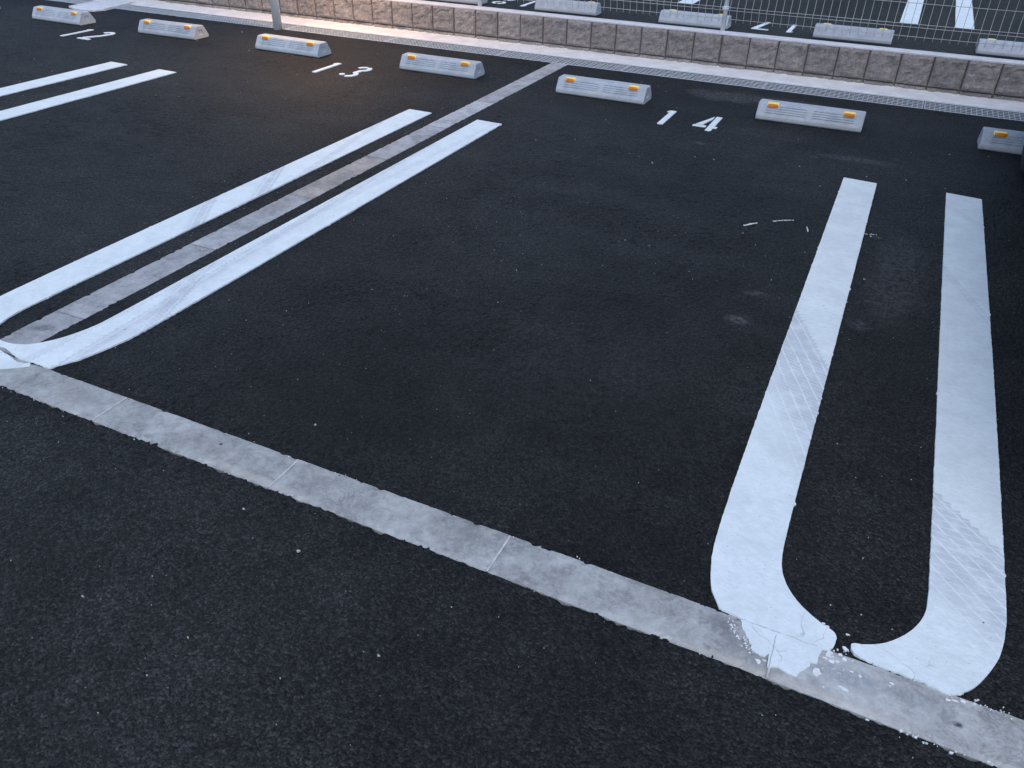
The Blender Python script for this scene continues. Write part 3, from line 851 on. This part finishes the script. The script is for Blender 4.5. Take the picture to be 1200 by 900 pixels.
# ------------------------------------------------------------------ block wall
WY = 6.081; WT = .232; ZJ = .034
wall = tag(empty('block_wall', (0, 0, 0)), 'low wall of brown split-face blocks with a smooth pale top', 'wall')
bm = bmesh.new()
add_box(bm, -12, 4, WY + .011, 6.198, -.2, WT - .012)
link('mortar', bm_done(bm, 'mortar'), M['mortar'], wall)
bm = bmesh.new()
rr = random.Random(11); nl = 500; rowsv = []
for i in range(nl + 1):
    x_ = -12 + 16 * i / nl
    yf = WY + .009 + rr.uniform(-.002, .002)
    rowsv.append([bm.verts.new(c) for c in ((x_, yf, WT - .011), (x_, yf, WT - .003), (x_, yf + .004, WT), (x_, 6.15, WT + .0015), (x_, 6.197, WT), (x_, 6.2, WT - .004), (x_, 6.2, WT - .011))])
for a, b in zip(rowsv, rowsv[1:]):
    for j in range(6): bm.faces.new((a[j], b[j], b[j + 1], a[j + 1]))
link('coping', bm_done(bm, 'coping'), M['cap'], wall)
def block_mesh(seed, w, h):
    """split face: rough bulged grid with chipped margins, y<0 is proud"""
    r = random.Random(seed); bm = bmesh.new()
    n, m = 13, max(4, int(13 * h / w))
    sx, sz = r.uniform(0, 99), r.uniform(0, 99)
    gx, gz = np.meshgrid(np.linspace(0, w, n + 1), np.linspace(0, h, m + 1))
    hh = .016 * vnoise(gx / .07 + sx, gz / .05 + sz, 21) + .015 * vnoise(gx / .028 + sx, gz / .02 + sz, 22) + .005 * vnoise(gx / .012, gz / .012 + sz, 23)
    hh += .010 * vnoise((gx + gz * .8) / .05 + sx, (gz - gx * .4) / .12, 24)
    vs = []
    for j in range(m + 1):
        row = []
        for i in range(n + 1):
            e = min(i, n - i, j, m - j)
            y_ = -.004 - (hh[j, i] + .004) * (1 if e > 0 else .35) if e > 0 else .001 - hh[j, i] * .2
            jx = r.uniform(-.003, .003) if 0 < i < n else r.uniform(-.0012, .0012); jz = r.uniform(-.003, .003) if 0 < j < m else r.uniform(-.0012, .0012)
            row.append(bm.verts.new((gx[j, i] + jx, y_, gz[j, i] + jz)))
        vs.append(row)
    for j in range(m):
        for i in range(n): bm.faces.new((vs[j][i], vs[j][i + 1], vs[j + 1][i + 1], vs[j + 1][i]))
    rim = [vs[0][i] for i in range(n + 1)] + [vs[j][n] for j in range(1, m + 1)] + [vs[m][i] for i in range(n - 1, -1, -1)] + [vs[j][0] for j in range(m - 1, 0, -1)]
    low = [bm.verts.new((v.co.x, .03, v.co.z)) for v in rim]
    for a in range(len(rim)):
        b = (a + 1) % len(rim); bm.faces.new((rim[a], low[a], low[b], rim[b]))
    return bm_done(bm, 'block')
GAP = .0105
BU = [block_mesh(100 + i, .2 - GAP, WT - .012 - ZJ - GAP / 2) for i in range(9)]
BL = [block_mesh(200 + i, .2 - GAP, .19 - .0) for i in range(6)]
for i in range(-28, 14):
    xb = -1.008 + .2 * i + GAP / 2
    for lo in (0, 1):
        mesh = random.choice(BL if lo else BU)
        o = link('block', mesh, M['block'], wall)
        o.location = (xb + random.uniform(-.001, .001), WY + random.uniform(-.002, .002), (ZJ - GAP / 2 - .19) if lo else ZJ + GAP / 2)

# ------------------------------------------------------------------ mesh fence on the wall
fence = tag(empty('mesh_fence', (0, 0, 0)), 'thin welded wire fence with slim posts standing on the wall', 'fence')
FY = 6.172
HZ = [.315, .374, .393, .514, .634, .653, .774, .894, .913, .972]
def bend(z):
    for c in (.3835, .6435, .9035):
        if abs(z - c) < .045: return -.02 * (1 - abs(z - c) / .045)
    return 0.0
zz = [.293, .315, .338, .374, .3835, .393, .429, .514, .598, .634, .6435, .653, .689, .774, .858, .894, .9035, .913, .949, .99]
VW = tube_mesh('vertical_wire', [(0, bend(z), z) for z in zz], .0019, 5)
px = [-5.21, -3.222, -1.235, .752, 2.739]
for a, b in zip(px, px[1:]):
    n = int((b - a - .04) / .0518)
    off = (b - a - n * .0518) / 2
    for i in range(n + 1):
        o = link('vertical_wire', VW, M['wire'], fence); o.location = (a + off + i * .0518, FY, 0)
    HW = tube_mesh('horizontal_wire', [(0, 0, 0), (b - a - .012, 0, 0)], .0020, 5)
    for z in HZ:
        o = link('horizontal_wire', HW, M['wire'], fence); o.location = (a + .006, FY + bend(z) - .003, z)
bm = bmesh.new(); lathe(bm, [(.0165, WT - .01), (.0165, 1.02), (.012, 1.028)], 14)
PM = bm_done(bm, 'post', True)
bm = bmesh.new(); add_box(bm, -.021, .021, -.022, .01, .375, .395, .003)
CM = bm_done(bm, 'clip')
for xp in px:
    o = link('post', PM, M['galv_grey'], fence); o.location = (xp, 6.187, 0)
    c = link('clip', CM, M['galv_grey'], o)

# ------------------------------------------------------------------ steel pole with a small lamp above the frame
pl = tag(empty('lamp_pole', (-4.848, 5.602, 0)), 'slim galvanised steel pole standing at the gutter before the wall', 'lamp post')
bm = bmesh.new(); lathe(bm, [(.036, -.05), (.036, 1.30), (.030, 1.31)], 28)
link('pole', bm_done(bm, 'pole', True), M['pole'], pl)
bm = bmesh.new(); lathe(bm, [(.060, .0), (.058, .006), (.037, .009)], 28)
bm = bmesh.new(); add_box(bm, -.03, .54, -.02, .02, 1.24, 1.27, .004); add_box(bm, .37, .54, -.05, .05, 1.225, 1.262, .006)
hd = link('lamp_arm', bm_done(bm, 'lamp_arm'), M['galv_grey'], pl)
k = NT('lamp_glow')
k.b.inputs['Emission Color'].default_value = (1, .60, .30, 1); k.b.inputs['Emission Strength'].default_value = 6
M['glow'] = k.done((.9, .8, .7), .4)
bm = bmesh.new(); add_box(bm, .385, .525, -.038, .038, 1.216, 1.2245, .002)
link('lamp_lens', bm_done(bm, 'lamp_lens'), M['glow'], hd)
ld = bpy.data.lights.new('lamp_light', 'SPOT')
ld.energy = 60; ld.color = (1.0, .57, .25); ld.shadow_soft_size = .05; ld.spot_size = math.radians(165); ld.spot_blend = .6
lo_ = bpy.data.objects.new('lamp_light', ld); COL.objects.link(lo_)
lo_.parent = pl; lo_.location = (.455, -.03, 1.205)

# ------------------------------------------------------------------ loose bits: paint flakes and pale grit
def flakes(name, items, mat, label):
    bm = bmesh.new(); r = random.Random(5)
    for (x_, y_, s_, z_) in items:
        n = r.randint(5, 9); a0 = r.uniform(0, 6.28); el = r.uniform(.35, .9)
        pts = []
        for i in range(n):
            a = a0 + 6.283 * i / n; rad = s_ * r.uniform(.35, 1.3)
            pts.append((x_ + rad * math.cos(a), y_ + rad * el * math.sin(a)))
        top = [bm.verts.new((p[0], p[1], z_ + min(.0009, s_ * .3) * r.uniform(.7, 1.2))) for p in pts]
        bot = [bm.verts.new((p[0], p[1], z_ - .003)) for p in pts]
        bm.faces.new(top)
        for i in range(n): bm.faces.new((top[i], bot[i], bot[(i + 1) % n], top[(i + 1) % n]))
    return tag(link(name, bm_done(bm, name), mat), label, kind='stuff')
its = [(-.017, 1.127, .004), (-.002, 1.105, .004), (.014, 1.103, .004), (.035, 1.086, .006), (.048, 1.064, .0075), (.058, 1.072, .004), (.170, 1.146, .007), (.176, 1.127, .008), (.187, 1.132, .005), (.198, 1.170, .006),
       (.156, 1.091, .009), (.154, 1.083, .005), (.215, 1.121, .0055), (.158, 1.21, .006), (.150, 1.215, .004), (.198, 1.209, .004), (.191, 1.152, .005), (.199, 1.144, .005), (.205, 1.075, .010), (.170, 1.138, .006),
       (.165, 1.13, .006), (.17, 1.062, .003), (.285, 1.127, .005), (.283, 1.12, .003), (.23, 1.118, .004), (.395, 1.14, .006), (.41, 1.145, .005), (.43, 1.15, .004), (.385, 1.136, .006)]
r = random.Random(21)
it = [(a, b, s, .0015) for a, b, s in its]
for i in range(70):      # fine torn crumbs on the strip edge left of the foot
    t_ = r.random(); it.append((-.025 + .06 * t_ + r.gauss(0, .005), 1.135 - .055 * t_ + r.gauss(0, .006), r.uniform(.0006, .0024), .0014))
for i in range(30): it.append((.16 + r.random() * .06, 1.10 + r.random() * .09, r.uniform(.0006, .0022), .0014))
for i in range(44): it.append((.25 + r.random() * .4, STRIP_Y0 - .003 + r.gauss(0, .004), r.choice((.0008, .001, .0014, .002, .0036)), .0))
for i in range(30): it.append((.36 + r.random() * .15, STRIP_Y1 + r.gauss(0, .006), r.uniform(.001, .003), .001))
for i in range(60): it.append((-2.6 + r.random() * 3.0, random.choice((STRIP_Y0, STRIP_Y1)) + r.gauss(0, .004), r.uniform(.0006, .0018), .001))
# scraped white arc right of bay 14
arcp = [(-.423, 3.222), (-.410, 3.240), (-.396, 3.258), (-.378, 3.278), (-.340, 3.315), (-.322, 3.327), (-.305, 3.340), (-.286, 3.356), (-.262, 3.370), (-.242, 3.381), (-.183, 3.331), (-.176, 3.305), (-.171, 3.279)]
for j, (a, b) in enumerate(arcp):
    if j < len(arcp) - 1 and j not in (3, 4, 9):
        p0, p1 = Vector(arcp[j]), Vector(arcp[j + 1])
        for q in range(5):
            m0 = p0.lerp(p1, (q + r.random() * .5) / 5); it.append((m0.x, m0.y, r.uniform(.002, .0048 if j < 3 else .0032), .0010))
for q in range(9): it.append((.07 + r.gauss(0, .014), 3.375 + r.gauss(0, .008), r.uniform(.0015, .0045), .0006))
flakes('paint_flakes', it, M['chip'], 'white paint flakes scattered on the concrete strip and asphalt')
it = []
for i in range(360):
    x_ = r.uniform(-2.7, .9); y_ = r.uniform(.25, 3.2); it.append((x_, y_, r.choice((.0008, .001, .0012, .0017)), .0005))
for i in range(90):
    x_ = r.uniform(-6.5, 1.0); y_ = r.uniform(2.5, 5.5); it.append((x_, y_, r.choice((.002, .0028, .0035)), .0005))
for a, b, s in ((-.93, .90, .005), (-1.25, .60, .004), (-.98, .62, .003), (-1.13, .95, .0035), (-.62, .75, .003), (-5.02, 5.35, .011), (-6.6, 4.25, .010), (-1.18, 1.29, .004)): it.append((a, b, s, .002))
flakes('pale_grit', it, M['grit'], 'tiny pale grit scattered over the asphalt')

# ------------------------------------------------------------------ dark car parked in the bay past the right edge
k = NT('car_paint'); k.b.inputs['Coat Weight'].default_value = .15
M['car'] = k.done((0.012, 0.014, 0.018), .45, None, .4)
k = NT('car_glass'); M['glass'] = k.done((0.008, 0.010, 0.011), .06, None, .6)
M['rubber'] = mat_simple('tyre_rubber', (0.012, 0.012, 0.013), .85, 30)
M['trim'] = mat_simple('black_trim', (0.018, 0.018, 0.019), .6, 30)
M['alloy'] = mat_simple('alloy_rim', (0.42, 0.43, 0.45), .35, 30, .05, .02, .001, .8)
M['tail'] = mat_simple('tail_lamp', (0.30, 0.012, 0.012), .15, 40)
M['head'] = mat_simple('head_lamp', (0.62, 0.64, 0.66), .12, 40)
M['plate'] = mat_simple('number_plate', (0.72, 0.66, 0.2), .5, 40)
car = tag(empty('parked_car', (1.40, 4.57, 0)), 'black car parked just past the right edge, its tyre near the cut-off wheel stop', 'car')
# local frame: rear axle at y=0, front towards -y
WB, RW = 2.42, .282
HW = .735
def width_at(z):
    pts = [(.15, .66), (.24, .715), (.40, .733), (.62, HW), (.86, .722), (.96, .70), (1.20, .655), (1.42, .60), (1.56, .54), (1.66, .44)]
    for (z0, w0), (z1, w1) in zip(pts, pts[1:]):
        if z <= z1: return w0 + (w1 - w0) * max(0, (z - z0)) / (z1 - z0)
    return pts[-1][1]
def car_shell(name, outline, mat, zlev=()):
    """closed side outline (y, z) spanning the car's width, sides sliced by height so they curve"""
    bm = bmesh.new()
    cap = [bm.verts.new((0, p[0], p[1])) for p in outline]
    tris = tessellate_polygon([[Vector((p[0], p[1], 0)) for p in outline]])
    for t_ in tris: bm.faces.new([cap[i] for i in t_])
    for zc in zlev:
        bmesh.ops.bisect_plane(bm, geom=bm.verts[:] + bm.edges[:] + bm.faces[:], plane_co=(0, 0, zc), plane_no=(0, 0, 1))
    bmesh.ops.recalc_face_normals(bm, faces=bm.faces)
    half = bm.faces[:]
    edge = [e for e in bm.edges if len(e.link_faces) == 1]
    vmap = {}
    for v in bm.verts[:]: vmap[v] = bm.verts.new((0, v.co.y, v.co.z))
    for f in half: bm.faces.new([vmap[v] for v in reversed(f.verts)])
    for e in edge:
        a, b = e.verts
        bm.faces.new((a, b, vmap[b], vmap[a]))
    for a, b in vmap.items():
        yn = max(abs(a.co.y - .55) if a.co.y > .3 else 0, 0)
        end = 1.0
        if a.co.y > .40: end = 1 - .10 * ((a.co.y - .40) / .22) ** 2
        if a.co.y < -2.6: end = 1 - .22 * ((-2.6 - a.co.y) / .5) ** 2
        w_ = width_at(a.co.z) * end
        a.co.x = -w_; b.co.x = w_
    return bm_done(bm, name)
def arch(cy, r_, n=14):
    return [(cy + r_ * math.cos(math.radians(a)), max(.17, .282 + r_ * math.sin(math.radians(a)))) for a in np.linspace(-19, 199, n)]
ra = arch(0, .335); fa = arch(-WB, .335)
low = [(.60, .20), (.655, .34), (.665, .60), (.655, .80), (.62, .98), (.3, .985), (-.5, .965), (-1.3, .95), (-1.95, .945), (-2.35, .90), (-2.75, .82), (-2.98, .70), (-3.05, .55), (-3.04, .34), (-2.97, .20)]
low += [(-2.80, .17)] + fa[::-1] + [(-1.9, .17), (-1.1, .16), (-.5, .17)] + ra[::-1] + [(.42, .18)]
link('body', car_shell('car_body', low, M['car'], (.24, .32, .4, .5, .62, .74, .86)), M['car'], car)
up_ = [(.625, .975), (.585, 1.30), (.53, 1.52), (.43, 1.60), (.1, 1.645), (-.6, 1.65), (-1.05, 1.61), (-1.22, 1.54), (-1.55, 1.30), (-1.98, .955), (-1.0, .96), (0, .972)]
link('cabin', car_shell('car_cabin', up_, M['car'], (1.05, 1.2, 1.35, 1.5, 1.58)), M['car'], car)
def side_pane(pts, sx):
    bm = bmesh.new()
    ring = [bm.verts.new((sx * (width_at(z) + .006), y, z)) for y, z in pts]
    inn = [bm.verts.new((sx * (width_at(z) - .02), y, z)) for y, z in pts]
    bm.faces.new(ring); bm.faces.new(inn)
    for i in range(len(pts)):
        j = (i + 1) % len(pts); bm.faces.new((ring[i], inn[i], inn[j], ring[j]))
    return bm_done(bm, 'window')
for sx in (-1, 1):
    for pts in ([(.46, 1.02), (.43, 1.30), (.38, 1.50), (.10, 1.53), (.10, 1.02)], [(.05, 1.02), (.05, 1.53), (-.42, 1.54), (-.42, 1.01)], [(-.49, 1.01), (-.49, 1.54), (-1.02, 1.52), (-1.30, 1.36), (-1.74, 1.03), (-1.70, 1.0)]):
        link('window', side_pane(pts, sx), M['glass'], car)
    bm = bmesh.new(); add_box(bm, -.05, .05, -.07, .07, -.06, .06, .03)
    mr = link('mirror', bm_done(bm, 'mirror', True), M['car'], car); mr.location = (sx * .79, -1.56, 1.04)
    for yh in (-.30, -1.20):
        bm = bmesh.new(); add_box(bm, -.012, .012, -.08, .08, -.012, .012, .006)
        dh = link('door_handle', bm_done(bm, 'door_handle'), M['car'], car); dh.location = (sx * (HW - .002), yh, .80)
    for yw in (0, -WB):
        bm = bmesh.new()
        prof = [(-.075, .17), (-.078, .215), (-.072, .262), (-.055, .279), (.055, .279), (.072, .262), (.078, .215), (.075, .17)]
        n = 40
        rings = [[bm.verts.new((xo, r_ * math.cos(2 * math.pi * q / n), r_ * math.sin(2 * math.pi * q / n))) for q in range(n)] for xo, r_ in prof]
        for a, b in zip(rings, rings[1:] + rings[:1]):
            for q in range(n): bm.faces.new((a[q], a[(q + 1) % n], b[(q + 1) % n], b[q]))
        wh = link('wheel', bm_done(bm, 'tyre', True), M['rubber'], car); wh.location = (sx * .652, yw, .280)
        bm = bmesh.new()
        rp = [(.02, .172), (.07, .170), (.072, .155), (.045, .148), (.03, .05), (.055, .035), (.055, .001)]
        rings = [[bm.verts.new((sx * xo, r_ * math.cos(2 * math.pi * q / n), r_ * math.sin(2 * math.pi * q / n))) for q in range(n)] for xo, r_ in rp]
        for a, b in zip(rings, rings[1:]):
            for q in range(n): bm.faces.new((a[q], a[(q + 1) % n], b[(q + 1) % n], b[q]))
        for q in range(8):
            a = 2 * math.pi * q / 8
            c = Vector((0, math.cos(a), math.sin(a))); p_ = Vector((0, -math.sin(a), math.cos(a)))
            vs = [bm.verts.new(Vector((sx * xo, 0, 0)) + c * rr_ + p_ * ww) for xo in (.034, .060) for rr_, ww in ((.03, -.014), (.158, -.020), (.158, .020), (.03, .014))]
            for f in ((0, 1, 2, 3), (4, 5, 6, 7), (0, 1, 5, 4), (1, 2, 6, 5), (2, 3, 7, 6), (3, 0, 4, 7)): bm.faces.new([vs[i] for i in f])
        link('rim', bm_done(bm, 'rim'), M['alloy'], wh)
    bm = bmesh.new(); add_box(bm, -.06, .06, -.02, .02, -.17, .17, .012)
    tl = link('tail_lamp', bm_done(bm, 'tail_lamp'), M['tail'], car); tl.location = (sx * .59, .652, .80)
    bm = bmesh.new(); add_box(bm, -.12, .12, -.08, .05, -.06, .06, .03)
    hl = link('headlight', bm_done(bm, 'headlight'), M['head'], car); hl.location = (sx * .50, -2.94, .66)
bm = bmesh.new(); add_box(bm, -.50, .50, .595, .612, 1.05, 1.43, .006)
for v in bm.verts: v.co.y -= (v.co.z - 1.05) * .16
link('rear_window', bm_done(bm, 'rear_window'), M['glass'], car)
bm = bmesh.new()
ws = [(-1.27, 1.50, .50), (-1.90, 1.01, .62)]
v4 = [bm.verts.new((s_ * w_, y - .012, z + .012)) for (y, z, w_) in ws for s_ in (-1, 1)]
v5 = [bm.verts.new((s_ * w_, y + .01, z - .01)) for (y, z, w_) in ws for s_ in (-1, 1)]
for f in ((0, 1, 3, 2),): bm.faces.new([v4[i] for i in f]); bm.faces.new([v5[i] for i in f])
for a, b in ((0, 1), (1, 3), (3, 2), (2, 0)): bm.faces.new((v4[a], v4[b], v5[b], v5[a]))
link('windscreen', bm_done(bm, 'windscreen'), M['glass'], car)
bm = bmesh.new(); add_box(bm, -.165, .165, .655, .668, .62, .785, .003)
link('number_plate', bm_done(bm, 'number_plate'), M['plate'], car)
bm = bmesh.new(); add_box(bm, -.60, .60, -2.9, .55, .20, .30)
link('underfloor', bm_done(bm, 'underfloor'), M['trim'], car)
